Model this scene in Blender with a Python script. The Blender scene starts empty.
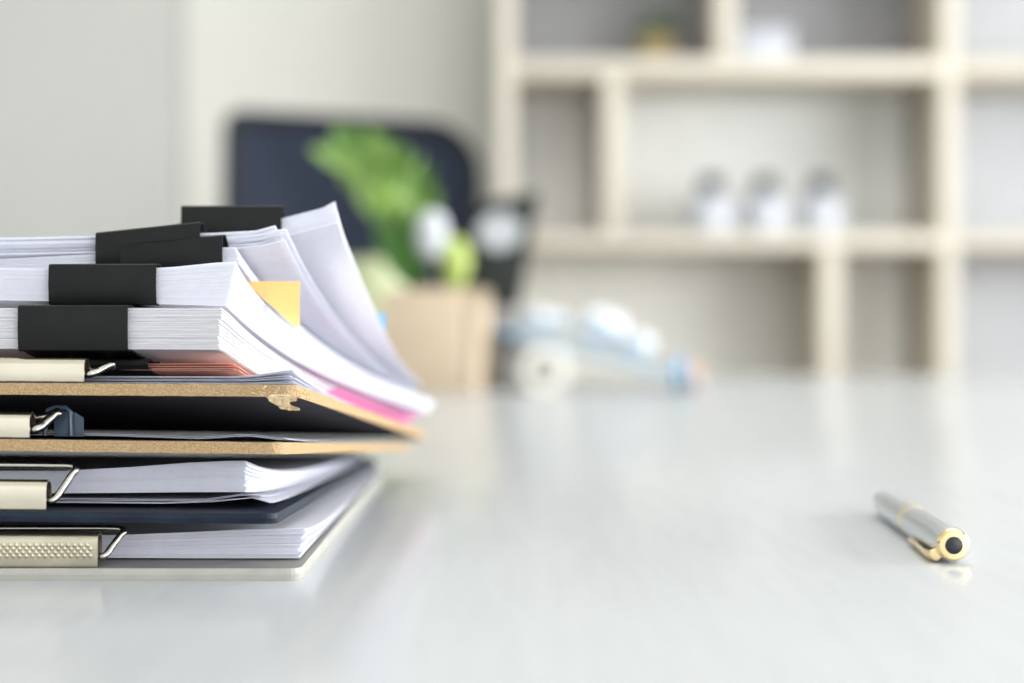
import bpy, bmesh, math, random
from mathutils import Vector, Matrix, noise

random.seed(11)
scn = bpy.context.scene
COL = scn.collection
TABLE = 0.74            # table top height above the floor (m)
EYE = 78.0              # camera height above the table (mm)
R = math.radians


# ------------------------------------------------------------------ helpers
def W(x, y, z):
    """millimetres (z above the table top) -> metres in the room"""
    return Vector((x * .001, y * .001, TABLE + z * .001))


def props(o, label=None, cat=None, group=None, kind=None):
    if label: o['label'] = label
    if cat: o['category'] = cat
    if group: o['group'] = group
    if kind: o['kind'] = kind
    return o


def thing(name, base, label, cat, group=None):
    o = bpy.data.objects.new(name, None)
    o.empty_display_size = .02
    COL.objects.link(o)
    o.location = W(*base)
    return props(o, label, cat, group)


class MB:
    """collects geometry in table millimetres"""
    def __init__(self):
        self.v, self.f, self.mi, self.m = [], [], [], 0

    def quad_grid(self, rows, closed_u=False, closed_v=False):
        n0 = len(self.v); nr = len(rows); nc = len(rows[0])
        for r in rows: self.v.extend(r)
        for i in range(nr if closed_v else nr - 1):
            for j in range(nc if closed_u else nc - 1):
                a = n0 + i * nc + j; b = n0 + i * nc + (j + 1) % nc
                c = n0 + ((i + 1) % nr) * nc + (j + 1) % nc; d = n0 + ((i + 1) % nr) * nc + j
                self.f.append((a, b, c, d)); self.mi.append(self.m)

    def face(self, pts):
        n0 = len(self.v); self.v.extend(pts)
        self.f.append(tuple(range(n0, n0 + len(pts)))); self.mi.append(self.m)

    def prism(self, poly, fn, a, b, side=None):
        """poly: list of 2D points; fn(p, t) -> 3D; extruded from a to b"""
        n0 = len(self.v); n = len(poly)
        for t in (a, b):
            for p in poly: self.v.append(fn(p, t))
        self.f.append(tuple(n0 + i for i in range(n))); self.mi.append(self.m)
        self.f.append(tuple(n0 + n + n - 1 - i for i in range(n))); self.mi.append(self.m)
        for i in range(n):
            j = (i + 1) % n
            self.f.append((n0 + i, n0 + n + i, n0 + n + j, n0 + j))
            self.mi.append(self.m if side is None else side)

    def box(self, x0, x1, y0, y1, z0, z1, M=None):
        f = lambda p, t: (p[0], p[1], t)
        k = len(self.v)
        self.prism([(x0, y0), (x1, y0), (x1, y1), (x0, y1)], f, z0, z1)
        if M is not None:
            self.v[k:] = [tuple(M @ Vector(q)) for q in self.v[k:]]

    def tube(self, pts, r, n=10, closed=False):
        pts = [Vector(p) for p in pts]
        rs = r if isinstance(r, (list, tuple)) else [r] * len(pts)
        rows = []; prev = None; N = len(pts)
        for i, p in enumerate(pts):
            if closed: d = pts[(i + 1) % N] - pts[i - 1]
            else: d = pts[min(i + 1, N - 1)] - pts[max(i - 1, 0)]
            d.normalize()
            if prev is None:
                a = Vector((0, 0, 1)) if abs(d.z) < .9 else Vector((1, 0, 0))
                u = d.cross(a).normalized()
            else:
                u = (prev - d * prev.dot(d)).normalized()
            prev = u; w = d.cross(u)
            rows.append([tuple(p + (u * math.cos(2 * math.pi * k / n) + w * math.sin(2 * math.pi * k / n)) * rs[i]) for k in range(n)])
        self.quad_grid(rows, closed_u=True, closed_v=closed)
        if not closed:
            self.face(rows[0][::-1]); self.face(rows[-1])

    def lathe(self, prof, M, n=40, cap0=True, cap1=True):
        """prof: [(r, z)] about local z; M places it"""
        rows = []
        for r, z in prof:
            rows.append([tuple(M @ Vector((r * math.cos(2 * math.pi * k / n), r * math.sin(2 * math.pi * k / n), z))) for k in range(n)])
        self.quad_grid(rows, closed_u=True)
        if cap0: self.face(rows[0][::-1])
        if cap1: self.face(rows[-1])

    def build(self, name, mats, parent=None, base=None, smooth=False, bevel=0, bseg=2, angle=35):
        off = parent.location if parent is not None else (W(*base) if base else Vector((0, 0, 0)))
        if parent is not None and parent.parent is not None:
            off = parent.parent.location + parent.location
        me = bpy.data.meshes.new(name)
        me.from_pydata([tuple(W(*v) - off) for v in self.v], [], self.f)
        mats = mats if isinstance(mats, (list, tuple)) else [mats]
        for m in mats: me.materials.append(m)
        for p, i in zip(me.polygons, self.mi): p.material_index = min(i, len(mats) - 1)
        bm = bmesh.new(); bm.from_mesh(me)
        bmesh.ops.remove_doubles(bm, verts=bm.verts, dist=1e-7)
        bmesh.ops.recalc_face_normals(bm, faces=bm.faces)
        if bevel:
            es = [e for e in bm.edges if len(e.link_faces) == 2 and e.calc_face_angle(0) > R(40)]
            bmesh.ops.bevel(bm, geom=es, offset=bevel * .001, segments=bseg, affect='EDGES', profile=.5, clamp_overlap=True)
        if smooth or bevel:
            for f in bm.faces: f.smooth = True
            for e in bm.edges:
                e.smooth = not (len(e.link_faces) == 2 and e.calc_face_angle(0) > R(angle))
        bm.to_mesh(me); bm.free()
        o = bpy.data.objects.new(name, me)
        COL.objects.link(o)
        if parent is not None: o.parent = parent
        else: o.location = off
        return o


# ---------------------------------------------------------------- materials
def mat(name, col, rough=.5, metal=0., spec=.5, **k):
    m = bpy.data.materials.new(name); m.use_nodes = True
    b = m.node_tree.nodes['Principled BSDF']
    b.inputs['Base Color'].default_value = (*col, 1)
    b.inputs['Roughness'].default_value = rough
    b.inputs['Metallic'].default_value = metal
    b.inputs['Specular IOR Level'].default_value = spec
    for key, v in k.items():
        b.inputs[key.replace('_', ' ')].default_value = v
    return m


def noisy(name, c1, c2, scale=20., rough=.5, stretch=(1, 1, 1), bump=0., detail=4., metal=0., spec=.5, lo=.35, hi=.65):
    m = mat(name, c1, rough, metal, spec)
    nt = m.node_tree; b = nt.nodes['Principled BSDF']
    tc = nt.nodes.new('ShaderNodeTexCoord'); mp = nt.nodes.new('ShaderNodeMapping')
    mp.inputs['Scale'].default_value = stretch
    nz = nt.nodes.new('ShaderNodeTexNoise')
    nz.inputs['Scale'].default_value = scale; nz.inputs['Detail'].default_value = detail
    rp = nt.nodes.new('ShaderNodeValToRGB')
    rp.color_ramp.elements[0].position = lo; rp.color_ramp.elements[0].color = (*c1, 1)
    rp.color_ramp.elements[1].position = hi; rp.color_ramp.elements[1].color = (*c2, 1)
    nt.links.new(tc.outputs['Object'], mp.inputs[0]); nt.links.new(mp.outputs[0], nz.inputs[0])
    nt.links.new(nz.outputs[0], rp.inputs[0]); nt.links.new(rp.outputs[0], b.inputs['Base Color'])
    if bump:
        bp = nt.nodes.new('ShaderNodeBump'); bp.inputs['Strength'].default_value = bump
        bp.inputs['Distance'].default_value = .001
        nt.links.new(nz.outputs[0], bp.inputs['Height']); nt.links.new(bp.outputs[0], b.inputs['Normal'])
    return m


M_wall = noisy('wall_paint', (.56, .56, .53), (.575, .575, .545), 30, .9, spec=.2)
M_wall2 = noisy('wall_paint_cream', (.72, .71, .655), (.735, .725, .67), 30, .9, spec=.2)
M_ceil = mat('ceiling_paint', (.8, .8, .78), .9)
M_floor = noisy('floor_boards', (.42, .40, .37), (.5, .48, .45), 6, .5, (8, 1, 1))
M_table = noisy('white_laminate', (.50, .518, .53), (.522, .54, .55), 14, .22, (10, 1, 1), bump=.012, spec=.5)
M_steel = mat('leg_steel', (.6, .6, .6), .35, 1)
M_paper = noisy('white_paper', (.87, .875, .94), (.90, .905, .96), 300, .8, (1, 1, 1), spec=.2)
def translucent(m, f):
    nt = m.node_tree; b = nt.nodes['Principled BSDF']; o = nt.nodes['Material Output']
    tr = nt.nodes.new('ShaderNodeBsdfTranslucent'); mx = nt.nodes.new('ShaderNodeMixShader')
    src = b.inputs['Base Color'].links[0].from_socket
    nt.links.new(src, tr.inputs[0]); mx.inputs[0].default_value = f
    nt.links.new(b.outputs[0], mx.inputs[1]); nt.links.new(tr.outputs[0], mx.inputs[2]); nt.links.new(mx.outputs[0], o.inputs[0])


translucent(M_paper, .33)
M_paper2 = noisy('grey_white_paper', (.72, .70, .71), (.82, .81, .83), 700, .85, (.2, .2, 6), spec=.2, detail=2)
M_salmon = noisy('salmon_paper', (.82, .40, .30), (.88, .50, .40), 40, .8, spec=.2)
M_pink = mat('pink_paper', (.98, .34, .60), .75, spec=.2)
M_orange = mat('orange_paper', (1., .52, .19), .75, spec=.2)
M_blue = mat('blue_paper', (.16, .50, .9), .75, spec=.2)
M_clip = noisy('black_enamel', (.006, .007, .0065), (.010, .010, .009), 60, .4, bump=.02, spec=.22)
M_chrome = noisy('nickel_plate', (.70, .64, .49), (.76, .70, .55), 50, .26, metal=1.)
M_brass = noisy('aged_nickel', (.52, .47, .35), (.62, .56, .42), 120, .34, metal=1., bump=.05)
M_wire = mat('spring_wire', (.52, .49, .43), .25, 1)
M_hard = noisy('hardboard_fibre', (.36, .235, .115), (.53, .38, .215), 1900, .9, (1, 1, 1), bump=.6, spec=.15, detail=6)
M_hardface = noisy('dark_board_face', (.012, .008, .015), (.022, .016, .026), 40, .6, spec=.2)
M_navy = noisy('navy_board', (.006, .011, .022), (.012, .02, .036), 90, .5, bump=.1, spec=.25)
M_beige = noisy('grey_beige_board', (.37, .365, .32), (.42, .41, .36), 120, .5, bump=.1)
M_beigeface = noisy('beige_board_face', (.19, .185, .17), (.23, .225, .21), 60, .5)
M_torn = noisy('torn_fibre', (.50, .33, .17), (.82, .66, .42), 500, .95, bump=.8, spec=.1, detail=6)
M_hook = mat('smoky_blue_plastic', (.05, .075, .11), .3, 0, .5, Alpha=1.)
M_silver = mat('pen_silver', (.72, .75, .80), .30, 1)
M_gold = mat('pen_gold', (.95, .76, .40), .18, 1)
M_black = mat('black_plastic', (.012, .012, .014), .35)
M_chair = noisy('chair_mesh_fabric', (.012, .017, .031), (.020, .027, .045), 400, .7, spec=.2)
M_chair.node_tree.nodes['Principled BSDF'].inputs['Sheen Weight'].default_value = .05
M_chairrim = mat('chair_rim', (.010, .010, .013), .6, spec=.25)
M_ply = noisy('birch_plywood', (.56, .515, .43), (.61, .565, .48), 10, .5, (2, 2, 14), spec=.3)
M_plyh = noisy('birch_plywood_shelf', (.56, .515, .43), (.61, .565, .48), 10, .5, (2, 14, 14), spec=.3)
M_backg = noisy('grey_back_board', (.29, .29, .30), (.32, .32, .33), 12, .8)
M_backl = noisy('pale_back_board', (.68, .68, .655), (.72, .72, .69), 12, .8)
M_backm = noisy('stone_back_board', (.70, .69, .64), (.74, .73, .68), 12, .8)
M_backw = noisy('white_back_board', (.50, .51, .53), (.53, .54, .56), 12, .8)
M_batten = noisy('pale_batten', (.84, .84, .81), (.87, .87, .84), 12, .7)
M_box = noisy('box_wood', (.62, .49, .34), (.69, .56, .41), 26, .5, (1, 1, 9), spec=.3)
M_leaf = noisy('leaf_green', (.11, .25, .045), (.25, .38, .09), 30, .45)
M_leaf2 = noisy('leaf_dark', (.04, .15, .02), (.10, .26, .03), 30, .45)
M_leafg = noisy('leaf_grey_green', (.09, .14, .07), (.13, .19, .10), 30, .6)
M_stem = mat('stem_green', (.08, .22, .03), .5)
M_ceramic = noisy('pale_green_glaze', (.62, .68, .40), (.68, .72, .48), 8, .25)
M_white = noisy('white_ceramic', (.46, .48, .52), (.50, .52, .55), 10, .3)
M_darkcap = mat('dark_cap', (.01, .02, .026), .6, spec=.1)
M_lime = mat('lime_plastic', (.36, .45, .10), .35)
M_bristle = noisy('pale_bristle', (.48, .50, .52), (.56, .57, .58), 200, .8)
M_bluefold = noisy('blue_folder', (.14, .36, .56), (.22, .46, .66), 12, .4)
M_tissue = noisy('white_tissue', (.58, .61, .64), (.64, .66, .69), 30, .8)
M_tape = noisy('cream_tape', (.74, .72, .64), (.8, .78, .7), 20, .4)
M_core = mat('tape_core', (.14, .13, .11), .7)
M_slate = noisy('black_board', (.012, .016, .014), (.02, .026, .024), 20, .5)
M_stand = mat('taupe_stand', (.36, .33, .31), .6)
M_winframe = mat('window_paint', (.8, .8, .78), .5)
M_red = mat('orange_plastic', (.75, .38, .25), .5)
M_pot = mat('ochre_pot', (.42, .33, .16), .6)


# ------------------------------------------------------------------ setting
def slab(name, x0, x1, y0, y1, z0, z1, m, bev=0):
    b = MB(); b.box(x0, x1, y0, y1, z0, z1)
    return props(b.build(name, m, base=((x0 + x1) / 2, (y0 + y1) / 2, z0), bevel=bev), kind='structure')


FZ = -TABLE * 1000          # floor in table mm
CZ = FZ + 2700
slab('floor', -2300, 2500, -1600, 4200, FZ - 50, FZ, M_floor)
slab('ceiling', -2300, 2500, -1600, 4200, CZ, CZ + 50, M_ceil)
slab('wall_back', -2300, -766, 4012, 4112, FZ, CZ, M_wall)
slab('wall_back_panel', -766, 2500, 4000, 4112, FZ, CZ, M_wall2)
slab('wall_left', -2400, -2300, -1600, 4112, FZ, CZ, M_wall)
b = MB()
WY0, WY1, WZ0, WZ1 = -300, 2700, 10, 1300
b.box(2500, 2600, -1600, WY0, FZ, CZ); b.box(2500, 2600, WY1, 4112, FZ, CZ)
b.box(2500, 2600, WY0, WY1, FZ, WZ0); b.box(2500, 2600, WY0, WY1, WZ1, CZ)
props(b.build('wall_right', M_wall, base=(2550, 1300, FZ)), kind='structure')
b = MB()
for (a0, a1, c0, c1) in ((WY0, WY1, WZ0, WZ0 + 50), (WY0, WY1, WZ1 - 50, WZ1), (WY0, WY0 + 50, WZ0 + 50, WZ1 - 50),
                         (WY1 - 50, WY1, WZ0 + 50, WZ1 - 50), (1180, 1220, WZ0 + 50, WZ1 - 50)):
    b.box(2530, 2570, a0, a1, c0, c1)
props(b.build('window_1', M_winframe, base=(2550, 1200, WZ0)), kind='structure')
slab('baseboard_back', -2300, 2500, 3985, 4000, FZ, FZ + 80, M_winframe)

# table
t = thing('office_table', (-100, 1200, FZ), 'long white glossy office table that carries the papers and the pen', 'table')
b = MB()
pr = []
for (cx, cy, a) in ((860, 2216, 0), (-1060, 2216, 90), (-1060, 190, 180), (860, 190, 270)):
    for k in range(7):
        an = R(a + 15 * k); pr.append((cx + 40 * math.cos(an), cy + 40 * math.sin(an)))
b.prism(pr, lambda p, q: (p[0], p[1], q), -28, 0)
b.build('table_top', M_table, t, bevel=1.5)
for sx in (-1020, 820):
    for sy in (240, 2166):
        b = MB(); b.box(sx - 25, sx + 25, sy - 25, sy + 25, FZ, -28.5); b.build('leg', M_steel, t, bevel=2)
for sy in (240, 2166):
    b = MB(); b.box(-990, 790, sy - 15, sy + 15, -80, -30)
    b.build('apron_rail', M_steel, t)


# ------------------------------------------------------- the stack of papers
def sm(x, a, c):
    u = min(1, max(0, (x - a) / (c - a))); return u * u * (3 - 2 * u)


Y0 = 502.0


def ex(Y, y0, L): return math.exp(-max(0, Y - y0) / L)


# board undersides / upper faces as heights over (X, Y), each resting on what is below it
def zA(X, Y): return 3.6
def zBb(X, Y): return 16.7 + .008 * (-70 - X) - .0310 * (Y - Y0)
def zBt(X, Y): return zBb(X, Y) + 3.1
def zCb(X, Y): return 37.3 + 0.012 * (-68 - X) - .0750 * (Y - Y0)
def zCt(X, Y): return zCb(X, Y) + 3.5
def zDb(X, Y): return 54.2 + .012 * (-64 - X) - .1116 * (Y - Y0)
def zDt(X, Y): return zDb(X, Y) + 3.6


class Frame:
    """plan frame of a sheet or board: front right corner, yaw (far end swings right), extra splay"""
    def __init__(s, xr, y0, yaw, splay=0.):
        s.xr, s.y0, s.c, s.s, s.k = xr, y0, math.cos(R(yaw)), math.sin(R(yaw)), math.tan(R(splay))

    def __call__(s, u, v):     # u: mm to the left of the right edge, v: mm back
        return (s.xr - u * s.c + v * s.s + v * s.k, s.y0 + v * s.c + u * s.s)


def board(name, fr, w, l, zb, zt, face, edge, label, chip=None):
    """clipboard: returns the thing; the board is its first part"""
    r = 4; out = []
    for (cu, cv, a) in ((r, r, 180), (w - r, r, 270), (w - r, l - r, 0), (r, l - r, 90)):
        for k in range(6):
            an = R(a + 18 * k)
            pu = cu + r * math.cos(an + 0) if a in (0, 270) else cu + r * math.cos(an)
            out.append((cu + r * math.cos(an), cv + r * math.sin(an)))
    # order so that it walks the outline: corners (0,0) (w,0) (w,l) (0,l)
    pts = []
    n = len(out)
    for i in range(n):
        p, q = out[i], out[(i + 1) % n]
        d = math.hypot(q[0] - p[0], q[1] - p[1]); m = max(1, int(d / 4))
        for j in range(m):
            s = j / m
            pts.append((p[0] + (q[0] - p[0]) * s, p[1] + (q[1] - p[1]) * s))
    x, y = fr(w / 2, l / 2)
    t = thing(name, (x, y, zb(x, y)), label, 'clipboard', 'clipboards of the pile')
    b = MB()
    ring_t, ring_b = [], []
    for (u, v) in pts:
        X, Y = fr(u, v)
        wob = .18 * noise.noise(Vector((u * .35, v * .35, 3.1)))
        ring_t.append((X, Y, zt(X, Y) + (wob if chip else 0)))
        ring_b.append((X, Y, zb(X, Y) + (.8 * wob if chip else 0)))
    mid = []
    for (p, q, (u, v)) in zip(ring_t, ring_b, pts):
        e = .25 * noise.noise(Vector((u * .5, v * .5, 9.))) if chip else .25
        cx, cy = fr(w / 2, l / 2)
        d = Vector((p[0] - cx, p[1] - cy, 0)).normalized() * e
        mid.append(((p[0] + q[0]) / 2 + d.x, (p[1] + q[1]) / 2 + d.y, (p[2] + q[2]) / 2))
    b.m = 1
    b.quad_grid([ring_b, mid, ring_t], closed_u=True)
    b.m = 0
    b.face(ring_t); b.face(ring_b[::-1])
    b.build('board', [face, edge], t)
    return t


def clip_bar(t, fr, u_end, w, H, zt, m, wire_top, wire_out, knurl=False, wire_r=.95, hi=False):
    """metal clip of a clipboard: rolled jaw, the bent spring wire at its end"""
    def P(u, v, z):
        X, Y = fr(u, v); return (X, Y, zt(X, Y) + z)
    th = .55; r = 3.0
    path = [(1.2, .15), (1.0, 1.0), (1.0, H - r)]
    path += [(1.0 + r - r * math.cos(R(a)), H - r + r * math.sin(R(a))) for a in range(15, 181, 15)]
    path += [(1.0 + 2 * r, 3.4), (6.4, 2.3), (5.2, 1.9), (4.4, 2.4)]
    outer, inner = [], []
    for i, p in enumerate(path):
        a = path[max(0, i - 1)]; c = path[min(len(path) - 1, i + 1)]
        d = Vector((c[0] - a[0], c[1] - a[1])).normalized(); n = Vector((d.y, -d.x))
        outer.append(p); inner.append((p[0] + n.x * th, p[1] + n.y * th))
    poly = outer + inner[::-1]
    b = MB()
    b.prism(poly, lambda p, u: P(u, p[0], p[1]), u_end, u_end + w)
    jaw = b.build('clip_jaw', m, t, smooth=True, angle=40)
    if knurl:
        b = MB(); p = 1.9
        for i in range(int((w - 2) / p)):
            for j in range(4):
                uu = u_end + 1.2 + p * (i + .5 * (j % 2)); zz = 2.5 + 1.05 * j
                if uu + p > u_end + w: continue
                ring = [P(uu, .97, zz + 1.), P(uu + p / 2, .97, zz + 2.), P(uu + p, .97, zz + 1.), P(uu + p / 2, .97, zz)]
                top = P(uu + p / 2, .6, zz + 1.)
                for k in range(4): b.face([ring[k], ring[(k + 1) % 4], top])
        b.build('knurled_band', M_brass, jaw)
    # spring wire: out of the roll, up and round to the back, then along behind the jaw to the other end
    o = wire_out
    ctrl = [(u_end + 6, 4.0, 3.2), (u_end + .5, 4.0, 3.0), (u_end - 1.5, 4.2, 3.3), (u_end - o * .45, 6, 3.2 + (wire_top - 3) * .30),
            (u_end - o * .75, 8.2, 3.2 + (wire_top - 3) * .72), (u_end - o * .92, 9.4, wire_top * .97), (u_end - o * .7, 10.4, wire_top + (.5 if hi else -1.)), (u_end + 2, 10.8, wire_top + (.6 if hi else -2.4))]
    ctrl += [(u_end + w - 2, 10.8, wire_top + (.6 if hi else -2.4)), (u_end + w + o * .7, 10.4, wire_top + (.5 if hi else -1.)), (u_end + w + o * .92, 9.4, wire_top * .97),
             (u_end + w + o * .45, 6, 3.2 + (wire_top - 3) * .30), (u_end + w + 1.5, 4.2, 3.3), (u_end + w - 6, 4, 3.2)]
    pts = []
    for i in range(len(ctrl) - 1):
        p0 = Vector(ctrl[max(0, i - 1)]); p1 = Vector(ctrl[i]); p2 = Vector(ctrl[i + 1]); p3 = Vector(ctrl[min(len(ctrl) - 1, i + 2)])
        if (p2 - p1).length > 60:
            pts += [p1, p1.lerp(p2, .5)]; continue
        if i and (p1 - p0).length > 60: p0 = p1 - (p2 - p1)
        if (p3 - p2).length > 60: p3 = p2 + (p2 - p1)
        for k in range(5):
            s = k / 5
            pts.append(.5 * ((2 * p1) + (p2 - p0) * s + (2 * p0 - 5 * p1 + 4 * p2 - p3) * s * s + (3 * p1 - p0 - 3 * p2 + p3) * s ** 3))
    b = MB(); b.tube([P(*p) for p in pts], wire_r, 10)
    b.build('spring_wire', M_wire, t, smooth=True, angle=60)
    return jaw


def sheets(t, fr, n, w, l, bot, thick, m, name='sheaf', sheaves=3, jit=.5, fan=0., nu=9, nv=22, seed=1, left=None, fill=.72, extra_x=None, thin=None):
    """a block of n separate sheets between heights bot and bot+thick; each sheaf is one mesh"""
    rnd = random.Random(seed)
    cuts = [0.]
    for i in range(n):
        cuts.append(cuts[-1] + rnd.uniform(.75, 1.25) + (.9 if i % max(1, n // sheaves) == 0 and i else 0))
    tot = cuts[-1]; cuts = [c / tot for c in cuts]
    per = -(-n // sheaves)
    uu = [(j / nu) ** 1.6 for j in range(nu + 1)]
    vv = [(j / nv) ** 1.35 for j in range(nv + 1)]
    res = []
    for s in range(sheaves):
        b = MB()
        sx, sy = rnd.uniform(-jit, jit) * 1.2, rnd.uniform(0, jit)
        for i in range(s * per, min(n, (s + 1) * per)):
            c0 = cuts[i]; c1 = c0 + (cuts[i + 1] - c0) * fill
            dx = sx + rnd.uniform(-jit, jit) + fan * c0; dy = sy + rnd.uniform(0, jit)
            rows_b, rows_t = [], []
            for v in vv:
                rb, rt = [], []
                for u in uu:
                    U = u * w - dx; V = v * l + dy
                    if left: U = min(U, left(V))if u > .999 else U * (left(V) / w if left else 1)
                    X, Y = fr(U, V)
                    z0 = bot(X, Y); th = thick(X, Y)
                    rb.append((X, Y, z0 + th * c0)); rt.append((X, Y, z0 + th * c1 if thin is None else z0 + th * c0 + thin))
                rows_b.append(rb); rows_t.append(rt)
            b.quad_grid(rows_b); b.quad_grid(rows_t)
            per_b = rows_b[0] + [r[-1] for r in rows_b[1:]] + rows_b[-1][-2::-1] + [r[0] for r in rows_b[-2:0:-1]]
            per_t = rows_t[0] + [r[-1] for r in rows_t[1:]] + rows_t[-1][-2::-1] + [r[0] for r in rows_t[-2:0:-1]]
            b.quad_grid([per_b, per_t], closed_u=True)
        res.append(b.build(name, m, t, smooth=True, angle=30))
    return res


def paper_thing(name, fr, bot, w, l, label, cat='papers', group=None):
    X, Y = fr(w / 2, l / 2)
    return thing(name, (X, Y, bot(X, Y)), label, cat, group)


# --- clipboards
FA = Frame(-62.4, Y0, 0.)
FB = Frame(-69.5, Y0, .8)
FC = Frame(-67.8, Y0, 3.4)
FD = Frame(-63.5, Y0, 4.0)
BW, BL = 228, 316
tA = board('clipboard', FA, BW, BL, lambda X, Y: 0.03, zA, M_beigeface, M_beige,
           'grey-beige clipboard lying flat on the table at the bottom of the pile')
clip_bar(tA, FA, 60.0, 112, 10.2, zA, M_brass, 9.9, 6.2, knurl=True, wire_r=1.05, hi=True)
tB = board('clipboard', FB, BW, BL, zBb, zBt, M_navy, M_navy, 'navy blue clipboard, second from the table in the pile')
clip_bar(tB, FB, 68.3, 112, 9.2, zBt, M_chrome, 12.4, 7.2, wire_r=1.15, hi=True)
tC = board('clipboard', FC, BW, BL, zCb, zCt, M_hardface, M_hard, 'brown hardboard clipboard, third from the table, with level right edge', chip=True)
clip_bar(tC, FC, 76.0, 112, 8.2, zCt, M_chrome, 8.4, 6.2, wire_r=1.5)
tD = board('clipboard', FD, BW, BL, zDb, zDt, M_hardface, M_hard, 'brown hardboard clipboard with a torn front corner, topmost of the four', chip=True)
clip_bar(tD, FD, 64.0, 112, 7.8, zDt, M_chrome, 6.6, 6.5, wire_r=1.25)

# hanging hook of the third clipboard
b = MB()
def PC(u, v, z):
    X, Y = FC(u, v); return (X, Y, zCt(X, Y) + z)
b.tube([PC(75, 11.6, 1.2), PC(74.5, 11.6, 6), PC(74, 11.8, 9), PC(72, 12, 9.8), PC(68.5, 12, 9.7), PC(67.2, 12, 8.6), PC(67, 12, 1.2)], .75, 8)
k = len(b.v)
b.prism([(63.5, 1.0), (72.5, 1.0), (72.5, 7.8), (71, 8.8), (66, 8.4), (63.5, 6.8)], lambda p, v: PC(p[0], v, p[1]), 12.8, 13.6)
b.build('hanging_hook', M_hook, tC, smooth=True)

# torn flake of the top clipboard: hardboard fibres split off its underside at the front corner
b = MB()
def PD(u, v, z):
    X, Y = FD(u, v); return (X, Y, zDb(X, Y) + z)
fl0 = [(8.8, .35), (7.9, 1.6), (6, 2.5), (5.4, 3.4), (2.8, 3.8), (-.4, 3.9), (-.2, 3.3), (1.9, 2.4), (2.6, 1.5), (.2, 1.1), (-.1, .2), (2, -.5), (5.5, -.7), (8.4, -.5)]
fl = []
for q in range(len(fl0)):
    a_, c_ = fl0[q], fl0[(q + 1) % len(fl0)]
    for h_ in range(5):
        f_ = h_ / 5; g_ = .32 * noise.noise(Vector((q * 1.7 + f_ * 4, .3, 7)))
        fl.append((a_[0] + (c_[0] - a_[0]) * f_ + g_, a_[1] + (c_[1] - a_[1]) * f_ + .8 * g_))
rows = []
for off, k_ in ((-.30, .86), (-.2, 1), (.35, 1), (.5, .86)):
    r = []
    for (u, d) in fl:
        n_ = noise.noise(Vector((u * 1.9, d * 1.9, off)))
        r.append(PD(4.5 + (u - 4.5) * k_, .12 + off + .8 * max(0, d) + .35 * n_, -(1.4 + (d - 1.4) * k_) + .2 * n_))
    rows.append(r)
b.quad_grid(rows, closed_u=True)
for r, sg in ((rows[0], 1), (rows[-1], -1)):
    b.face(r[::sg])
b.build('torn_flake', M_torn, tD)
b = MB()
for i in range(46):
    u = random.uniform(-.2, 13); q = u if random.random() < .6 else 0
    p0 = PD(u, random.uniform(-.25, .1), random.uniform(.2, 3.4))
    p0 = p0 if i % 3 else PD(-.2, random.uniform(1, 20), random.uniform(.2, 3.4))
    d = Vector((random.uniform(-.9, .9), random.uniform(-.5, .1), random.uniform(-.5, .5)))
    b.tube([p0, tuple(Vector(p0) + d * .5), tuple(Vector(p0) + d + Vector((0, 0, .15)))], [.22, .16, .05], 5)
b.build('frayed_fibres', M_torn, tD)

# --- papers held by the clipboards
def wav(X, Y, a, s=.03, o=0.): return a * (.5 + .5 * noise.noise(Vector((X * s, Y * s * .6, o))))

PV = 16.5
botA = lambda X, Y: zA(X, Y) + .35 + wav(X, Y, .5, .03, 1)
thA = lambda X, Y: 1.9 + (5.2 + 2.1 * sm(X, -125, -70)) * ex(Y, Y0 + PV, 62)
fr = Frame(-66, Y0 + PV, 0.)
t = paper_thing('paper_stack', fr, botA, 206, 292, 'white paper stack on the grey-beige clipboard at the very bottom', group='paper stacks on the clipboards')
sheets(t, fr, 26, 206, 292, botA, thA, M_paper, sheaves=4, jit=.9, fan=2.5, seed=3, fill=.92)

botB = lambda X, Y: zBt(X, Y) + .35 + (3.8 + .9 * sm(X, -150, -80)) * ex(Y, Y0 + PV, 60)
thB = lambda X, Y: 2.0 + (5.0 + 2.6 * sm(X, -140, -82)) * ex(Y, Y0 + PV, 95)
fr = Frame(-80.5, Y0 + PV, 1.8)
t = paper_thing('paper_stack', fr, botB, 206, 292, 'thick white paper stack on the navy clipboard', group='paper stacks on the clipboards')
sheets(t, fr, 44, 206, 292, botB, thB, M_paper, sheaves=4, jit=.45, fan=-.6, seed=5, fill=.9)
# loose lower sheets with dog-eared corners
botB2 = lambda X, Y: zBt(X, Y) + .12 + (1.2 + 2.0 * sm(X, -96, -82) - 2.2 * sm(X, -80, -70)) * ex(Y, Y0 + PV, 45)
thB2 = lambda X, Y: .18 + 1.5 * ex(Y, Y0 + PV, 45)
fr = Frame(-73.5, Y0 + PV - 1, .9)
t = paper_thing('loose_sheets', fr, botB2, 190, 288, 'few loose sheets with bent corners under the thick stack on the navy clipboard')
sheets(t, fr, 4, 190, 288, botB2, thB2, M_paper, name='sheet', sheaves=4, jit=2.2, seed=8, thin=.1)

botC = lambda X, Y: zCt(X, Y) + .22 + (1.3 - .8 * sm(X, -130, -90) + 1.0 * sm(X, -95, -82) - 1.0 * sm(X, -80, -70)) * ex(Y, Y0 + PV, 40)
thC = lambda X, Y: .25 + .7 * ex(Y, Y0 + PV, 40)
fr = Frame(-69.5, Y0 + PV, 3.4)
t = paper_thing('paper_stack', fr, botC, 205, 290, 'thin wavy white sheets on the third clipboard, under the torn one', group='paper stacks on the clipboards')
sheets(t, fr, 3, 205, 290, botC, thC, M_paper, name='sheet', sheaves=3, jit=1., seed=12, nu=22, thin=.12)

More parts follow.
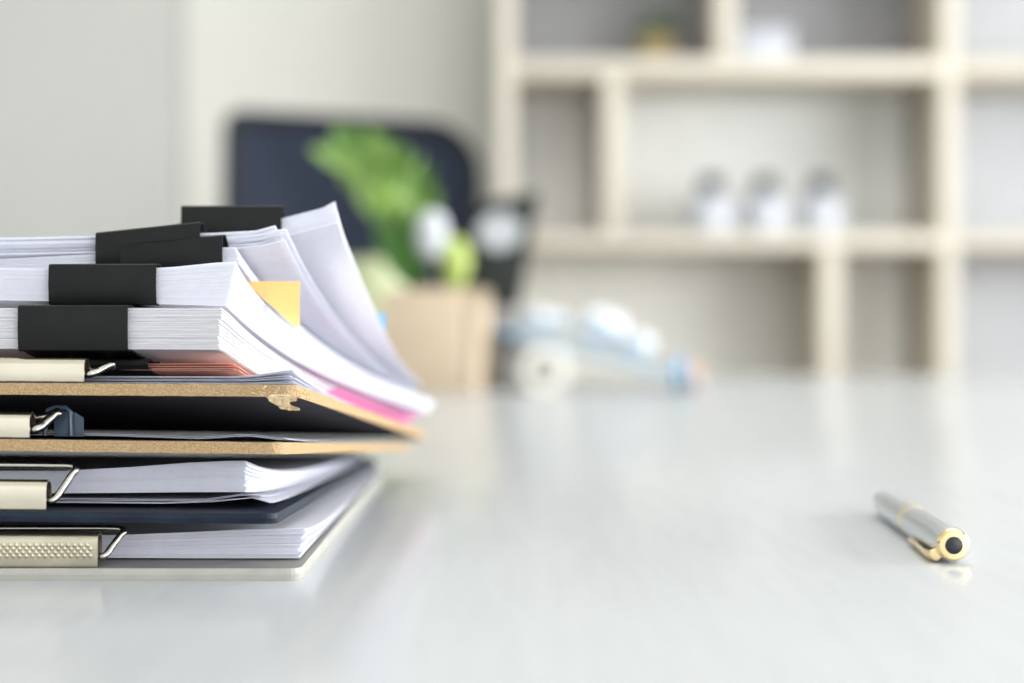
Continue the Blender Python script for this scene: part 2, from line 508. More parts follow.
eD = Y0 + PV
botD = lambda X, Y: zDt(X, Y) + .3 + .7 * ex(Y, eD, 60) + .0 * X
thD = lambda X, Y: .9 + (2.2 + 2.6 * sm(X, -84, -66)) * ex(Y, eD, 45)
topD = lambda X, Y: zDt(X, Y) + .3 + .7 * ex(Y, eD, 60) + .9 + 2.2 * ex(Y, eD, 45)
fr = Frame(-66.5, Y0 + PV, 4.0)
t = paper_thing('paper_stack', fr, botD, 205, 290, 'few white sheets with a curling corner on the torn topmost clipboard', group='paper stacks on the clipboards')
sheets(t, fr, 7, 205, 290, botD, thD, M_paper, sheaves=3, jit=1.2, seed=14, nu=18, thin=.14)

# salmon sheets above them
eS = Y0 + PV
botS = lambda X, Y: topD(X, Y) + .3 + 1.0 * ex(Y, eS, 60)
thS = lambda X, Y: .4 + 2.4 * ex(Y, eS, 60)
topS = lambda X, Y: botS(X, Y) + thS(X, Y)
fr = Frame(-84, Y0 + PV, 4.0)
t = paper_thing('salmon_papers', fr, botS, 200, 250, 'reddish salmon sheets between the torn clipboard and the lowest clipped bundle')
sheets(t, fr, 4, 200, 250, botS, thS, M_salmon, name='sheet', sheaves=4, jit=.8, seed=17, thin=.12)

# --- bundles gripped by binder clips, each lying on the one below
def bundle_fns(below, y0, lift0, lift1, t0, t1, L, roll=0., curl=None):
    def bot(X, Y):
        return below(X, Y) + lift1 + (lift0 + roll * (max(X, -165) + 110)) * ex(Y, y0, L)
    def thick(X, Y):
        q = t1 + (t0 - t1) * ex(Y, y0, L)
        return q + (curl(X, Y) if curl else 0)
    def top(X, Y):
        return bot(X, Y) + t1 + (t0 - t1) * ex(Y, y0, L)
    return bot, thick, top


y1, y2, y3, y4, y5 = 512., 522., 538., 542.5, 569.
b1, k1, T1 = bundle_fns(topS, y1, 2.4, .4, 12.6, 5.8, 105)
b2, k2, T2 = bundle_fns(T1, y2, 3.4, .4, 10.2, 5.6, 115, roll=-.04, curl=lambda X, Y: (1.9 * sm(X, -118, -98) + 1.6 * sm(X, -98, -87)) * ex(Y, 522, 14))
b3, k3, T3 = bundle_fns(T2, y3, 7.3, .5, 5.6, 3.0, 95, roll=.03)
def T3r(X, Y):
    return T3(X, Y) + .24 * max(0, X + 84 - (Y - y3) * math.tan(R(7.4))) * (1 - .7 * sm(Y, 660, 780))


b4, k4, T4 = bundle_fns(T3r, y4, .9, .5, 5.6, 2.6, 110, roll=.02)
F1 = Frame(-88.2, y1, 3.6, 3.4)
F2 = Frame(-87.5, y2, 4.2, 5.0)
F3 = Frame(-86, y3, 8.5, -1.)
F4 = Frame(-72, y4, 2.6, 2.2)
F5 = Frame(-58.5, y5, 1.2, 1.6)


def xr4(Y): return -72 + (Y - y4) * math.tan(R(4.8))


def b5(X, Y):
    base = T4(X, Y) + .5 + 8.6 * ex(Y, y5, 60)
    over = max(0, X - xr4(Y) - 3)
    return base + .42 * over * sm(Y, y5, y5 + 45) * (1 - .75 * sm(Y, 640, 760))


def k5(X, Y):
    return 1.6 + 5.0 * ex(Y, y5, 50) + 1.2 * sm(X, -64, -59) * ex(Y, y5, 12)


T5 = lambda X, Y: b5(X, Y) + k5(X, Y)
GB = 'clipped paper bundles on top of the pile'
t1 = paper_thing('paper_bundle', F1, b1, 210, 296, 'lowest clipped bundle of greyish white papers, above the salmon sheets', group=GB)
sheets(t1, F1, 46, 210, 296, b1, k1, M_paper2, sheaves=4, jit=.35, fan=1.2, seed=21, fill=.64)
t2 = paper_thing('paper_bundle', F2, b2, 210, 296, 'thick clipped bundle of clean white papers, second from below', group=GB)
sheets(t2, F2, 46, 210, 296, b2, k2, M_paper, sheaves=3, jit=.16, fan=3.0, seed=22, fill=.94)
t3 = paper_thing('paper_bundle', F3, b3, 210, 292, 'clipped white bundle with the orange note at its side', group=GB)
sheets(t3, F3, 26, 210, 292, b3, k3, M_paper, sheaves=3, jit=.35, fan=-1.0, seed=23, fill=.92)
t4 = paper_thing('paper_bundle', F4, b4, 210, 290, 'clipped white bundle directly under the tall curling one', group=GB)
sheets(t4, F4, 22, 210, 290, b4, k4, M_paper, sheaves=3, jit=1.3, fan=-4., seed=24, fill=.92)
t5 = paper_thing('paper_bundle', F5, b5, 54, 270, 'topmost white bundle whose tall sheets curl up at the front corner', group=GB)
sheets(t5, F5, 16, 54, 270, b5, k5, M_paper, sheaves=2, jit=.5, seed=25, fill=.94, nu=16, nv=34,
       left=lambda V: 54 + 70 * sm(V, 4, 90))


# --- binder clips
def binder_clip(fr, uc, vf, top, bot, label, w=33.5, roll=0., up=.9, dn=.9, grip=13.):
    Xc, Yc = fr(uc, vf)
    def P(u, v, z):
        X, Y = fr(uc + u, v); return (X, Y, z - roll * u)
    def zt(v): X, Y = fr(uc, v); return top(X, Y) + .55
    def zb(v): X, Y = fr(uc, v); return bot(X, Y) - .55
    zT = zt(0) + up - .3; zB = zb(0) - dn + .3
    t = thing('binder_clip', (Xc, Yc, zB), label, 'binder clip', 'black binder clips of the pile')
    th = .55
    path = [(grip + .2, zb(grip) - 1.0), (grip + 1.0, zb(grip) - .7), (grip + .8, zb(grip) - .1), (grip, zb(grip)), (grip * .5, zb(grip * .5) - .3),
            (2.0, zB + .02), (vf + 1.0, zB + .1), (vf + .35, zB + .45), (vf + .05, zB + 1.1), (vf - .25, (zB + zT) / 2), (vf + .05, zT - 1.1), (vf + .35, zT - .45), (vf + 1.0, zT - .1), (2.0, zT - .02),
            (grip * .5, zt(grip * .5) + .3), (grip, zt(grip)), (grip + .8, zt(grip) + .1), (grip + 1.0, zt(grip) + .7), (grip + .2, zt(grip) + 1.0)]
    outer, inner = [], []
    for i, p in enumerate(path):
        a = path[max(0, i - 1)]; c = path[min(len(path) - 1, i + 1)]
        d = Vector((c[0] - a[0], c[1] - a[1])).normalized(); n = Vector((d.y, -d.x))
        outer.append(p); inner.append((p[0] + n.x * th, p[1] + n.y * th))
    b = MB()
    b.prism(outer + inner[::-1], lambda p, u: P(u, p[0], p[1]), -w / 2, w / 2)
    body = b.build('clip_body', M_clip, t, smooth=True, angle=28)
    for s, f in ((1, zt), (-1, zb)):
        pts = []
        for (u, v) in ((-6, 12.2), (-6, 14), (-5.5, 19), (-7, 26), (-8, 31), (-6, 34), (0, 34.8), (6, 34), (8, 31), (7, 26), (5.5, 19), (6, 14), (6, 12.2)):
            pts.append(P(u, v, f(v) + s * .75))
        b = MB(); b.tube(pts, .45, 6)
        b.build('wire_handle', M_wire, t, smooth=True, angle=60)
    return t


def U(fr, X): return (fr.xr - X) / fr.c


binder_clip(F1, U(F1, -131.8), -2.0, T1, b1, 'black binder clip lowest on the pile, gripping the greyish bundle', up=.6, dn=.6)
binder_clip(F2, U(F2, -125.2), -2.0, T2, b2, 'black binder clip just above the lowest big one', up=1.6, dn=.7)
binder_clip(F3, U(F3, -107.4), -2.0, T3, b3, 'slanted black binder clip in front, right under the topmost two', roll=.09, up=3.0, dn=3.2)
binder_clip(F4, U(F4, -115.4), -2.6, T4, b4, 'slanted black binder clip half hidden behind another slanted clip', roll=.10, up=1.5, dn=5.6)
T5c = lambda X, Y: T5(min(X, -75), Y)
binder_clip(F5, U(F5, -93.2), -2.0, T5c, b5, 'topmost black binder clip standing out against the chair', up=4.4, dn=4.0)
FS = Frame(-84, Y0 + PV, 1.0)
binder_clip(FS, U(FS, -127.0), -2.0, lambda X, Y: topS(X, Y) - .3, botS, 'thin black clip on the salmon sheets, mostly hidden under the lowest big clip', up=.2, dn=.1)


# --- coloured notes
def sheet_patch(name, label, rows, m, cat='sticky note', th=.12):
    """a small paper note given as a grid of points, with real thickness"""
    b = MB()
    lo = rows; nr, nc = len(rows), len(rows[0])
    hi = []
    for i in range(nr):
        r = []
        for j in range(nc):
            du = Vector(rows[i][min(j + 1, nc - 1)]) - Vector(rows[i][max(j - 1, 0)])
            dv = Vector(rows[min(i + 1, nr - 1)][j]) - Vector(rows[max(i - 1, 0)][j])
            n = du.cross(dv).normalized() * th
            r.append(tuple(Vector(rows[i][j]) + n))
        hi.append(r)
    b.quad_grid(lo); b.quad_grid(hi)
    pl = lo[0] + [r[-1] for r in lo[1:]] + lo[-1][-2::-1] + [r[0] for r in lo[-2:0:-1]]
    ph = hi[0] + [r[-1] for r in hi[1:]] + hi[-1][-2::-1] + [r[0] for r in hi[-2:0:-1]]
    b.quad_grid([pl, ph], closed_u=True)
    zs = min(p[2] for r in rows for p in r)
    c = rows[nr // 2][nc // 2]
    return props(b.build(name, m, base=(c[0], c[1], zs), smooth=True), label, cat, 'coloured notes in the pile')


# orange note: stuck under the third bundle, bent down over the side towards the viewer
rows = []
for i in range(9):
    s = i / 8
    r = []
    for j in range(8):
        q = j / 7
        X = -86.5 + 17.8 * (q + (1 - q) * .92 * s); Y = 552 + 2 * q - 2 * sm(s, .0, .4)
        r.append((X, Y, 89.2 - 14.5 * s))
    rows.append(r)
ORANGE_ROWS = rows

# pink note: between the torn clipboard's sheets and the lowest bundle, its end turned up
FP = Frame(-61, 600, 5.7)
rows = []
for i in range(15):
    v = i * 196 / 14; r = []
    for j in range(10):
        u = 44 * (1 - j / 9)
        X, Y = FP(u, v)
        e = sm(44 - u, 33, 44)
        r.append((X, Y, topD(X, Y) + .12 + e * (4.2 + 2.2 * sm(v, 150, 196))))
    rows.append(r)
PINK_ROWS = rows
sheet_patch('pink_note', 'bright pink paper sticking out at the far end of the pile', PINK_ROWS, M_pink, th=.08)
sheet_patch('orange_note', 'orange sticky note at the side of the white bundles', ORANGE_ROWS, M_orange)
rows = []
for i in range(5):
    r = []
    for j in range(5):
        r.append((-64 + 12.5 * j / 4, 690 + 4 * i / 4, 69 + 9 * i / 4 + .8 * j / 4))
    rows.append(r)
sheet_patch('blue_flag', 'light blue page flag peeking out behind the tall curling sheets', rows, M_blue)

# ---------------------------------------------------------------------- pen
P0 = Vector((138.7, 535, 6.0)); P1 = Vector((145.6, 674, 5.1))
ax = (P1 - P0).normalized()
sx_ = ax.cross(Vector((0, 0, 1))).normalized(); sz_ = sx_.cross(ax)
MP = Matrix((( sx_.x, sz_.x, ax.x, P0.x), (sx_.y, sz_.y, ax.y, P0.y), (sx_.z, sz_.z, ax.z, P0.z), (0, 0, 0, 1)))
L = (P1 - P0).length
t = thing('ballpoint_pen', (144, 604, 0), 'silver pen with gold cap end lying alone on the white table', 'pen')
b = MB(); b.lathe([(5.25, 1.6), (5.45, 3), (5.6, 20), (5.6, 50), (5.35, 66)], MP); b.build('cap', M_silver, t, smooth=True)
b = MB(); b.lathe([(5.5, 66), (5.6, 66.4), (5.6, 68.6), (5.5, 69)], MP); b.build('middle_band', M_gold, t, smooth=True)
b = MB(); b.lathe([(5.25, 69), (5.25, 95), (4.9, 118), (4.2, 132), (3.2, 137.5), (1.2, 139.5), (.5, L)], MP); b.build('barrel', M_silver, t, smooth=True)
b = MB(); b.lathe([(2.9, -.55), (4.3, -.5), (4.95, .1), (5.2, .8), (5.25, 1.6)], MP); b.build('end_ring', M_gold, t, smooth=True)
b = MB(); b.lathe([(.4, -.95), (2.2, -.9), (2.75, -.6), (2.85, -.3)], MP); b.build('end_disc', M_black, t, smooth=True)
# pocket clip: springs from the end ring, lies along the lower left flank
an = R(212)
def PP(r, off, d):
    c, s = math.cos(an), math.sin(an)
    return tuple(MP @ Vector((c * r - s * off, s * r + c * off, d)))
b = MB(); rows = []
for d, r, hw, hh in ((2.2, 4.6, 1.6, 1.0), (2.4, 6.4, 2.0, 1.2), (4.5, 7.4, 2.1, .9), (12, 7.6, 2.0, .8), (25, 7.2, 1.8, .75), (36, 6.8, 1.5, .75), (41, 7.0, 1.4, .9), (43.5, 7.0, .9, .6)):
    rows.append([PP(r + hh * math.sin(2 * math.pi * q / 12), hw * math.cos(2 * math.pi * q / 12), d) for q in range(12)])
b.quad_grid(rows, closed_u=True); b.face(rows[0][::-1]); b.face(rows[-1])
b.build('pocket_clip', M_gold, t, smooth=True, angle=60)

# ------------------------------------------------------------- wooden box
BX, BY = -79, 1785
MBX = Matrix.Translation((BX, BY, 0)) @ Matrix.Rotation(R(-18), 4, 'Z')
b = MB(); hw, hd, hh, wt = 44, 44, 106, 7
b.box(-hw, hw, -hd, -hd + wt, .05, hh, MBX); b.box(-hw, hw, hd - wt, hd, .05, hh, MBX)
b.box(-hw, -hw + wt, -hd + wt, hd - wt, .05, hh, MBX); b.box(hw - wt, hw, -hd + wt, hd - wt, .05, hh, MBX)
b.box(-hw + wt, hw - wt, -hd + wt, hd - wt, .05, 6, MBX)
props(b.build('desk_box', M_box, base=(BX, BY, 0), bevel=.8), 'square light wood box standing on the table behind the papers', 'box')

# leafy sprig in the box
t = thing('leafy_sprig', (-100, 1775, 7), 'bright green leafy sprig leaning out of the wooden box', 'plant')
def leaf(mb, p, d, side, l, w, droop):
    d = Vector(d).normalized(); side = Vector(side); side = (side - d * side.dot(d)).normalized(); up = side.cross(d)
    rows = []
    for i in range(9):
        s = i / 8
        c = Vector(p) + d * l * s + Vector((0, 0, -droop * s * s))
        hw = w * (math.sin(math.pi * min(1, s * .93 + .05)) ** .8)
        rows.append([tuple(c + side * hw * q + up * (.18 * hw * abs(q)) ) for q in (-1, -.5, 0, .5, 1)])
    lo = rows; hi = [[(x, y, z + .6) for x, y, z in r] for r in rows]
    mb.quad_grid(lo); mb.quad_grid(hi)
    pl = lo[0] + [r[-1] for r in lo[1:]] + lo[-1][-2::-1] + [r[0] for r in lo[-2:0:-1]]
    ph = hi[0] + [r[-1] for r in hi[1:]] + hi[-1][-2::-1] + [r[0] for r in hi[-2:0:-1]]
    mb.quad_grid([pl, ph], closed_u=True)
rnd = random.Random(5)
stems = [((-96, 1778, 8), (-104, 1778, 150), (-156, 1762, 222)), ((-95, 1782, 8), (-98, 1786, 165), (-150, 1780, 236)), ((-92, 1784, 8), (-92, 1790, 165), (-120, 1792, 228)), ((-90, 1780, 8), (-86, 1784, 165), (-98, 1784, 190))]
for (a, c, e) in stems:
    a, c, e = Vector(a), Vector(c), Vector(e)
    pts = [a * (1 - s) ** 2 + c * 2 * s * (1 - s) + e * s * s for s in [i / 12 for i in range(13)]]
    b = MB(); b.tube(pts, [2 - 1.2 * i / 12 for i in range(13)], 8); b.build('stem', M_stem, t, smooth=True)
    for i in range(8, 13):
        dr = (pts[i] - pts[i - 1]).normalized()
        for s in (-1, 1):
            if i == 12 and s == 1: d = dr
            else: d = dr + Vector((s * rnd.uniform(.35, .7), rnd.uniform(-.6, .6), rnd.uniform(-.05, .35)))
            b = MB(); leaf(b, pts[i], d, (rnd.uniform(-.2, .2) + .35, -.3 * s, .9 if rnd.random() < .6 else .4), rnd.uniform(42, 64), rnd.uniform(9, 14), rnd.uniform(2, 12))
            b.build('leaf', M_leaf if i > 7 else M_leaf2, t, smooth=True, angle=60)

for k in range(9):
    b = MB(); leaf(b, (-112 + 3.4 * k, 1779 + (k % 3) * 3, 112 + 5 * (k % 2)), (rnd.uniform(-.55, .15), rnd.uniform(.02, .25), 1), (.9, -.3, .1), rnd.uniform(55, 80), rnd.uniform(7, 9), -3)
    b.build('leaf', M_leaf2, t, smooth=True, angle=60)

# brush, lime marker in the box
t = thing('round_brush', (-84, 1768, 7), 'dark handled brush with a pale round head standing in the wooden box', 'brush')
Mt = Matrix.Translation((-88, 1757, 7)) @ Matrix.Rotation(R(2), 4, 'Y')
b = MB(); b.lathe([(4, 0), (5.5, 20), (6, 90), (8, 120), (9, 132)], Mt, 20); b.build('handle', M_black, t, smooth=True)
b = MB(); b.lathe([(9, 132.2), (14, 142), (16.5, 154), (16, 164), (12, 174), (6, 179), (1, 180)], Mt, 24); b.build('bristle_head', M_bristle, t, smooth=True)
t = thing('lime_marker', (-58, 1762, 7), 'lime green round-capped marker standing in the wooden box', 'marker')
Mt = Matrix.Translation((-61, 1766, 7)) @ Matrix.Rotation(R(1), 4, 'Y')
b = MB(); b.lathe([(7, 0), (8, 10), (8, 98)], Mt, 20); b.build('barrel', M_lime, t, smooth=True)
b = MB(); b.lathe([(8.2, 98.2), (12, 108), (16, 124), (15.5, 136), (11, 147), (5, 152), (1, 153)], Mt, 24); b.build('cap', M_lime, t, smooth=True)

# black sign card with a white oval, leaning behind the box
t = thing('sign_card', (-18, 1862, 0), 'black upright card with a white oval on a grey stand behind the wooden box', 'sign')
Mt = Matrix.Translation((-8, 1866, .1)) @ Matrix.Rotation(R(-10), 4, 'Z') @ Matrix.Rotation(R(-6), 4, 'X')
b = MB(); b.prism([(-34, 88), (14, 88), (34, 216), (-36, 204)], lambda p, q: tuple(Mt @ Vector((p[0], q, p[1]))), 0, 4); b.build('card', M_slate, t)
b = MB(); b.prism([(-9 + 25 * math.cos(R(a)), 172 + 21 * math.sin(R(a))) for a in range(0, 360, 12)], lambda p, q: tuple(Mt @ Vector((p[0], q, p[1]))), -.8, -.1); b.build('oval', M_bristle, t)
b = MB(); b.prism([(-32, 0), (12, 0), (14, 87.8), (-34, 87.8)], lambda p, q: tuple(Mt @ Vector((p[0], q, p[1]))), -2, 8); b.build('stand', M_stand, t, bevel=1)

# pale green cup behind
t = MB(); Mt = Matrix.Translation((-158, 1920, .05))
t.lathe([(30, 0), (33, 4), (37, 60), (40, 138), (41, 142), (38.5, 142), (35, 60), (31, 8), (4, 6)], Mt, 40)
props(t.build('tall_cup', M_ceramic, base=(-158, 1920, 0), smooth=True), 'pale green tall cup half hidden between the papers and the wooden box', 'cup')

# ------------------------------------------------ clutter right of the box
b = MB(); Mt = Matrix.Translation((33, 1690, 24.3)) @ Matrix.Rotation(R(-8), 4, 'Z') @ Matrix.Rotation(R(90), 4, 'X')
t = thing('tape_roll', (33, 1690, 0), 'cream tape roll standing on edge right of the wooden box', 'tape')
b.lathe([(12, -9), (24, -9), (24, 9), (12, 9), (12, -9)], Mt, 40, False, False); b.build('tape', M_tape, t, smooth=True)
b = MB(); b.lathe([(9.5, -9.5), (11.8, -9.5), (11.8, 9.5), (9.5, 9.5), (9.5, -9.5)], Mt, 40, False, False); b.build('core', M_core, t, smooth=True)
# dark stand the folder leans on
t = MB(); t.box(-14, 24, 1790, 1862, .05, 46)
props(t.build('card_block', noisy('grey_card', (.20, .19, .18), (.26, .25, .24), 20, .7), base=(5, 1815, 0), bevel=2), 'dark grey block beside the wooden box under the slanting folder', 'box')
# blue folder slanting from the block down to the table
FO = Matrix.Translation((-6, 1780, 58)) @ Matrix.Rotation(R(14.2), 4, 'Y')
t = thing('blue_folder', (100, 1840, 0), 'blue folder slanting from the dark block down to the table', 'folder')
b = MB(); b.box(-8, 212, 0, 120, 0, 1.6, FO); b.build('back_cover', M_bluefold, t)
b = MB(); b.box(-6, 208, 2, 118, 1.7, 3.4, FO); b.build('inner_sheets', M_paper, t)
b = MB(); b.box(-8, 212, 0, 120, 3.5, 5.0, FO); b.build('front_cover', M_bluefold, t)


def crumple(name, c, r, seed, label, flat=.5):
    bm = bmesh.new()
    bmesh.ops.create_icosphere(bm, subdivisions=4, radius=1)
    for v in bm.verts:
        p = v.co.copy()
        n = noise.noise(p * 1.8 + Vector((seed, 0, 0))) * .35 + abs(noise.noise(p * 4 + Vector((0, seed, 0)))) * .28
        v.co = p * (1 + n)
        v.co.x *= r[0]; v.co.y *= r[1]; v.co.z *= r[2]
    zmin = min(v.co.z for v in bm.verts)
    b = MB()
    bm.verts.ensure_lookup_table()
    b.v = [(v.co.x + c[0], v.co.y + c[1], v.co.z - zmin + c[2]) for v in bm.verts]
    b.f = [tuple(v.index for v in f.verts) for f in bm.faces]; b.mi = [0] * len(b.f)
    bm.free()
    return props(b.build(name, M_tissue, base=c), label, 'paper', 'crumpled papers on the blue folder')


def zf(x): return 58 + 6.2 - (x + 6) * math.tan(R(14.2)) 
crumple('crumpled_paper', (34, 1846, zf(2) + .8), (26, 26, 10), 1.3, 'white crumpled paper high on the folder next to the black card')
crumple('crumpled_paper', (96, 1838, zf(72) + 1), (23, 24, 17), 4.1, 'tallest white crumpled paper, in the middle of the blue folder')
crumple('crumpled_paper', (134, 1830, zf(116) + 1), (17, 20, 11), 7.7, 'small white crumpled paper low on the blue folder')
b = MB(); Mt = Matrix.Translation((181, 1842, 0.05)); b.lathe([(5, 0), (5.2, 2), (4.6, 30), (3.5, 36), (1, 37)], Mt, 20)
t = props(b.build('blue_vial', M_bluefold, base=(181, 1842, 0), smooth=True), 'small blue vial standing past the low end of the folder', 'vial')
b = MB(); Mt = Matrix.Translation((199, 1865, 0.05)); b.lathe([(6, 0), (6.4, 2), (6.4, 20), (5, 26), (1, 27)], Mt, 20)
props(b.build('orange_vial', M_red, base=(199, 1865, 0), smooth=True), 'tiny orange vial farthest along the table from the wooden box', 'vial')

# ------------------------------------------------------------------- chair
CHX, CHY = -262, 2830
t = thing('office_chair', (CHX, CHY - 150, FZ), 'black high-backed office chair behind the far table edge', 'chair')
def rrect(x0, x1, z0, z1, rl, rr):
    pts = []
    for (cx, cz, rad, a) in ((x1 - rr, z1 - rr, rr, 0), (x0 + rl, z1 - rl, rl, 90), (x0 + 60, z0 + 60, 60, 180), (x1 - 60, z0 + 60, 60, 270)):
        for k in range(9):
            an = R(a + 90 * k / 8); pts.append((cx + rad * math.cos(an), cz + rad * math.sin(an)))
    return pts
def bend(p, y): return (p[0], CHY + y - 40 * ((p[0] - CHX) / 200) ** 2 + .10 * (p[1] - 100), p[1] - .05 * (p[0] - CHX))
o = rrect(CHX - 212, CHX + 212, -200, 410, 34, 92)
i_ = rrect(CHX - 190, CHX + 190, -178, 387, 24, 72)
b = MB()
b.quad_grid([[bend(p, -16) for p in o], [bend(p, 16) for p in o], [bend(p, 16) for p in i_], [bend(p, -16) for p in i_]], closed_u=True, closed_v=True)
b.build('back_frame', M_chairrim, t, bevel=6)
b = MB(); c_ = (CHX, 97)
rows = []
for s in (1, .75, .5, .25, .02):
    rows.append([bend((c_[0] + (p[0] - c_[0]) * s, c_[1] + (p[1] - c_[1]) * s), -10 + 14 * (1 - s)) for p in i_])
rows2 = [[(x, y + 14, z) for x, y, z in r] for r in rows]
b.quad_grid(rows, closed_u=True); b.quad_grid(rows2, closed_u=True); b.face(rows[-1]); b.face(rows2[-1])
b.build('backrest', M_chair, t, smooth=True)
b = MB()
pr = []
for (cx, cy, a) in ((CHX + 170, CHY - 90, 0), (CHX - 170, CHY - 90, 90), (CHX - 170, CHY - 460, 180), (CHX + 170, CHY - 460, 270)):
    for k in range(7):
        an = R(a + 15 * k); pr.append((cx + 70 * math.cos(an), cy + 70 * math.sin(an)))
b.prism(pr, lambda p, q: (p[0], p[1], q), -330, -262); b.build('seat', M_chair, t, bevel=20, bseg=3)
b = MB(); b.tube([(CHX, CHY + 60, -60), (CHX, CHY + 70, -230), (CHX, CHY + 20, -340), (CHX, CHY - 200, -350)], [22, 24, 24, 22], 12); b.build('back_support', M_black, t, smooth=True)
b = MB(); b.tube([(CHX, CHY - 270, -332), (CHX, CHY - 270, FZ + 90)], 26, 16); b.build('gas_column', M_steel, t, smooth=True)
for k in range(5):
    a = R(72 * k + 10); ex_, ey = CHX + 290 * math.cos(a), CHY - 270 + 290 * math.sin(a)
    b = MB(); b.tube([(CHX, CHY - 270, FZ + 105), (ex_, ey, FZ + 72)], [30, 18], 10); lg = b.build('leg', M_black, t, smooth=True)
    b = MB(); Mt = Matrix.Translation((ex_, ey, FZ + 27)) @ Matrix.Rotation(a + .6, 4, 'Z') @ Matrix.Rotation(R(90), 4, 'X')
    b.lathe([(10, -22), (26, -20), (27, 0), (26, 20), (10, 22)], Mt, 20); b.build('caster', M_black, lg, smooth=True)

# ------------------------------------------------------------------ shelving
SY, SD = 3600, 290                      # front plane, depth
t = thing('shelf_unit', (900, SY + SD / 2, FZ), 'pale birch shelving unit with open bays along the back wall', 'shelf')
def plank(name, x0, x1, z0, z1, m, y0=SY, y1=SY + SD):
    b = MB(); b.box(x0, x1, y0, y1, z0, z1); return b.build(name, m, t, bevel=1.5)
U0, U1, U2 = -31, 902, 1880
for xa in (U0, U1, U2): plank('upright', xa, xa + 38, FZ, 1330, M_ply)
Z1a, Z1b, Z2a, Z2b = 220, 253, 582, 621
for (xa, xb) in ((U0 + 38.5, U1 - .5), (U1 + 38.5, U2 - .5)):
    plank('shelf_board', xa, xb, Z1a, Z1b, M_plyh); plank('shelf_board', xa, xb, Z2a, Z2b, M_plyh)
    plank('shelf_board', xa, xb, -140, -96, M_plyh); plank('shelf_board', xa, xb, -440, -396, M_plyh)
    plank('shelf_board', xa, xb, FZ + 60, FZ + 104, M_plyh); plank('shelf_board', xa, xb, 1280, 1329, M_plyh); plank('shelf_board', xa, xb, 950, 996, M_plyh)
plank('divider', 428, 472, Z2b + .5, 949.5, M_ply)
plank('divider', 192, 234, Z1b + .5, Z2a - .5, M_ply)
plank('divider', 652, 694, -95.5, Z1a - .5, M_ply)
yb = SY + SD
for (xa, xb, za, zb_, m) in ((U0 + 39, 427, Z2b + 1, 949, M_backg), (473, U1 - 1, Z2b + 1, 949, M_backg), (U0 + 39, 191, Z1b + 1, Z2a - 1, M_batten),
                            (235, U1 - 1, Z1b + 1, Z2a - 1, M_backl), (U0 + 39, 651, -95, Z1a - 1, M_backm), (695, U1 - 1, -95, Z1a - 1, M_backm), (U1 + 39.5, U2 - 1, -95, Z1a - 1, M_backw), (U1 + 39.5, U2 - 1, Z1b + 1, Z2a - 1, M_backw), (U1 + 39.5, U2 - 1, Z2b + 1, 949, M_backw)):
    plank('back_panel', xa, xb, za, zb_, m, yb - 8, yb - 1)
for (xa, za, zb_) in ((120, Z1b + 1, Z2a - 1), (838, Z1b + 1, Z2a - 1), (838, -95, Z1a - 1)):
    plank('batten', xa, xa + 50, za, zb_, M_batten, yb - 26, yb - 9)

# white jars with dark stoppers
def jar(x, label):
    t = thing('stoppered_jar', (x, SY + 56, Z1b), label, 'jar', 'white jars on the middle shelf')
    b = MB(); Mt = Matrix.Translation((x, SY + 56, Z1b + .3))
    b.lathe([(42, 0), (49, 4), (51, 16), (51, 62), (47, 74), (32, 83), (21, 86), (21, 90)], Mt, 36); b.build('body', M_white, t, smooth=True)
    b = MB(); b.lathe([(19, 90.3), (24, 92), (24, 116), (20, 123), (8, 126), (1, 127)], Mt, 28); b.build('stopper', M_darkcap, t, smooth=True)
    return t
j0 = jar(424, 'white jar with dark stopper, nearest to the chair of the three')
for x, lab in ((541, 'white jar with dark stopper, middle of the three on the shelf'), (660, 'white jar with dark stopper, farthest from the chair of the three')):
    c = j0.copy(); COL.objects.link(c); c.location = W(x, SY + 56, Z1b); c['label'] = lab
    for ch in list(j0.children):
        d = ch.copy(); COL.objects.link(d); d.parent = c

# white bowl-like box on the upper shelf
b = MB(); b.box(478, 590, SY + 6, SY + 100, Z2b + .6, Z2b + 54)
b.box(474.5, 594, SY + 2, SY + 104, Z2b + 54.5, Z2b + 66)
props(b.build('storage_box', M_white, base=(519, SY + 53, Z2b), bevel=5), 'small white lidded box at the edge of the upper shelf', 'box')

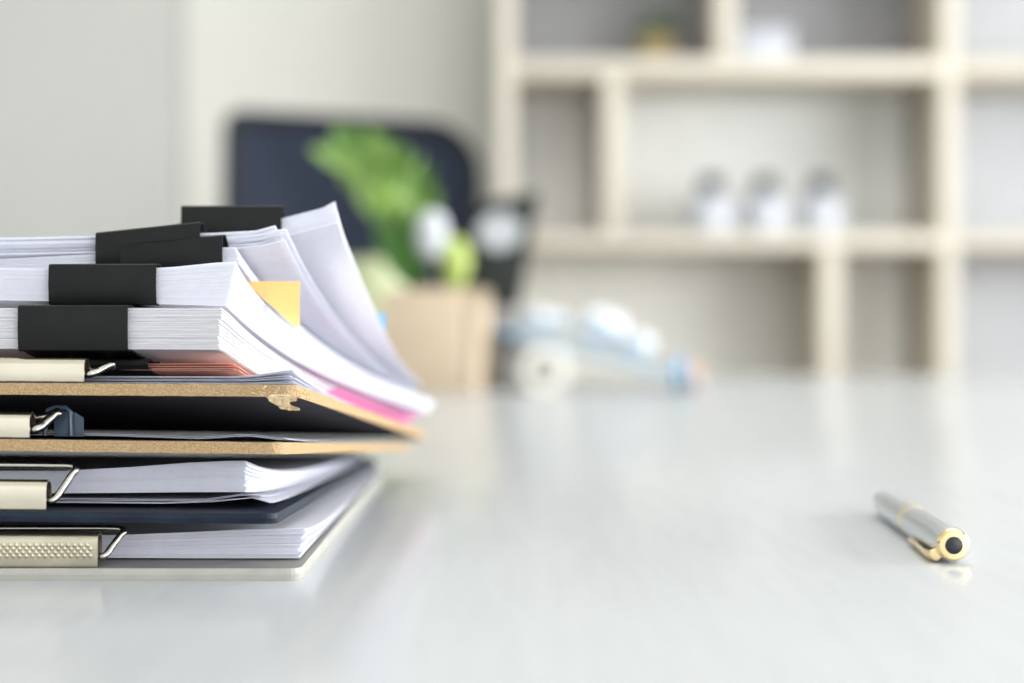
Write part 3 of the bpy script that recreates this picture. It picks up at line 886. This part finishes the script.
# plant on the upper shelf
t = thing('potted_plant', (318, SY + 150, Z2b), 'dark leafy plant in an ochre pot in the grey upper bay', 'plant')
b = MB(); Mt = Matrix.Translation((318, SY + 150, Z2b + .3)); b.lathe([(30, 0), (34, 3), (42, 62), (44, 66), (39, 66), (36, 50), (2, 48)], Mt, 32); b.build('pot', M_pot, t, smooth=True)
rnd = random.Random(9)
for k in range(16):
    a = rnd.uniform(0, 6.28); el = rnd.uniform(.7, 1.4)
    d = Vector((math.cos(a) * math.cos(el), math.sin(a) * math.cos(el) * .6, math.sin(el)))
    b = MB(); leaf(b, Vector((318, SY + 150, Z2b + 50)) + d * 6, d, (-math.sin(a), math.cos(a), .2), rnd.uniform(70, 100), 13, 20)
    b.build('leaf', M_leafg, t, smooth=True, angle=60)

# ------------------------------------------------------------------- light
w = bpy.data.worlds.new('World'); scn.world = w; w.use_nodes = True
bg = w.node_tree.nodes['Background']
bg.inputs[0].default_value = (.91, .95, 1.0, 1); bg.inputs[1].default_value = 1.35


def area(name, loc, size, sizey, rot, e, col):
    l = bpy.data.lights.new(name, 'AREA'); l.shape = 'RECTANGLE'; l.size = size; l.size_y = sizey
    l.energy = e; l.color = col
    o = bpy.data.objects.new(name, l); o.location = loc; o.rotation_euler = rot; COL.objects.link(o)
    return o


area('window_daylight', W(2640, 1200, 560), 1.1, 2.9, (0, R(90), 0), 140, (.96, .98, 1.0))
area('front_fill_light', W(1550, -1450, 420), 2.2, .9, (R(90), 0, R(38)), 29, (.95, .97, 1.0))  # added fill to brighten the paper fronts; no window stands here
area('overhead_fill_light', W(300, 1700, CZ - 30), 1.2, 1.2, (0, 0, 0), 20, (1, .98, .95))  # added overhead fill for wall and table, not a fixture of the room

# ------------------------------------------------------------------ camera
cam = bpy.data.cameras.new('Camera'); co = bpy.data.objects.new('Camera', cam); COL.objects.link(co)
cam.sensor_width = 36; cam.lens = 60
co.location = W(0, 0, EYE)
co.rotation_euler = (R(90) - math.atan((341.5 - 316) / 1706.7), 0, 0)
cam.dof.use_dof = True; cam.dof.focus_distance = .518; cam.dof.aperture_fstop = 5.0
cam.clip_start = .01
scn.camera = co

scn.view_settings.view_transform = 'Standard'
scn.view_settings.look = 'None'
scn.view_settings.gamma = 1
scn.view_settings.use_curve_mapping = False
scn.view_settings.exposure = .08
scn.cycles.use_denoising = True
scn.cycles.max_bounces = 8
scn.cycles.sample_clamp_indirect = 6
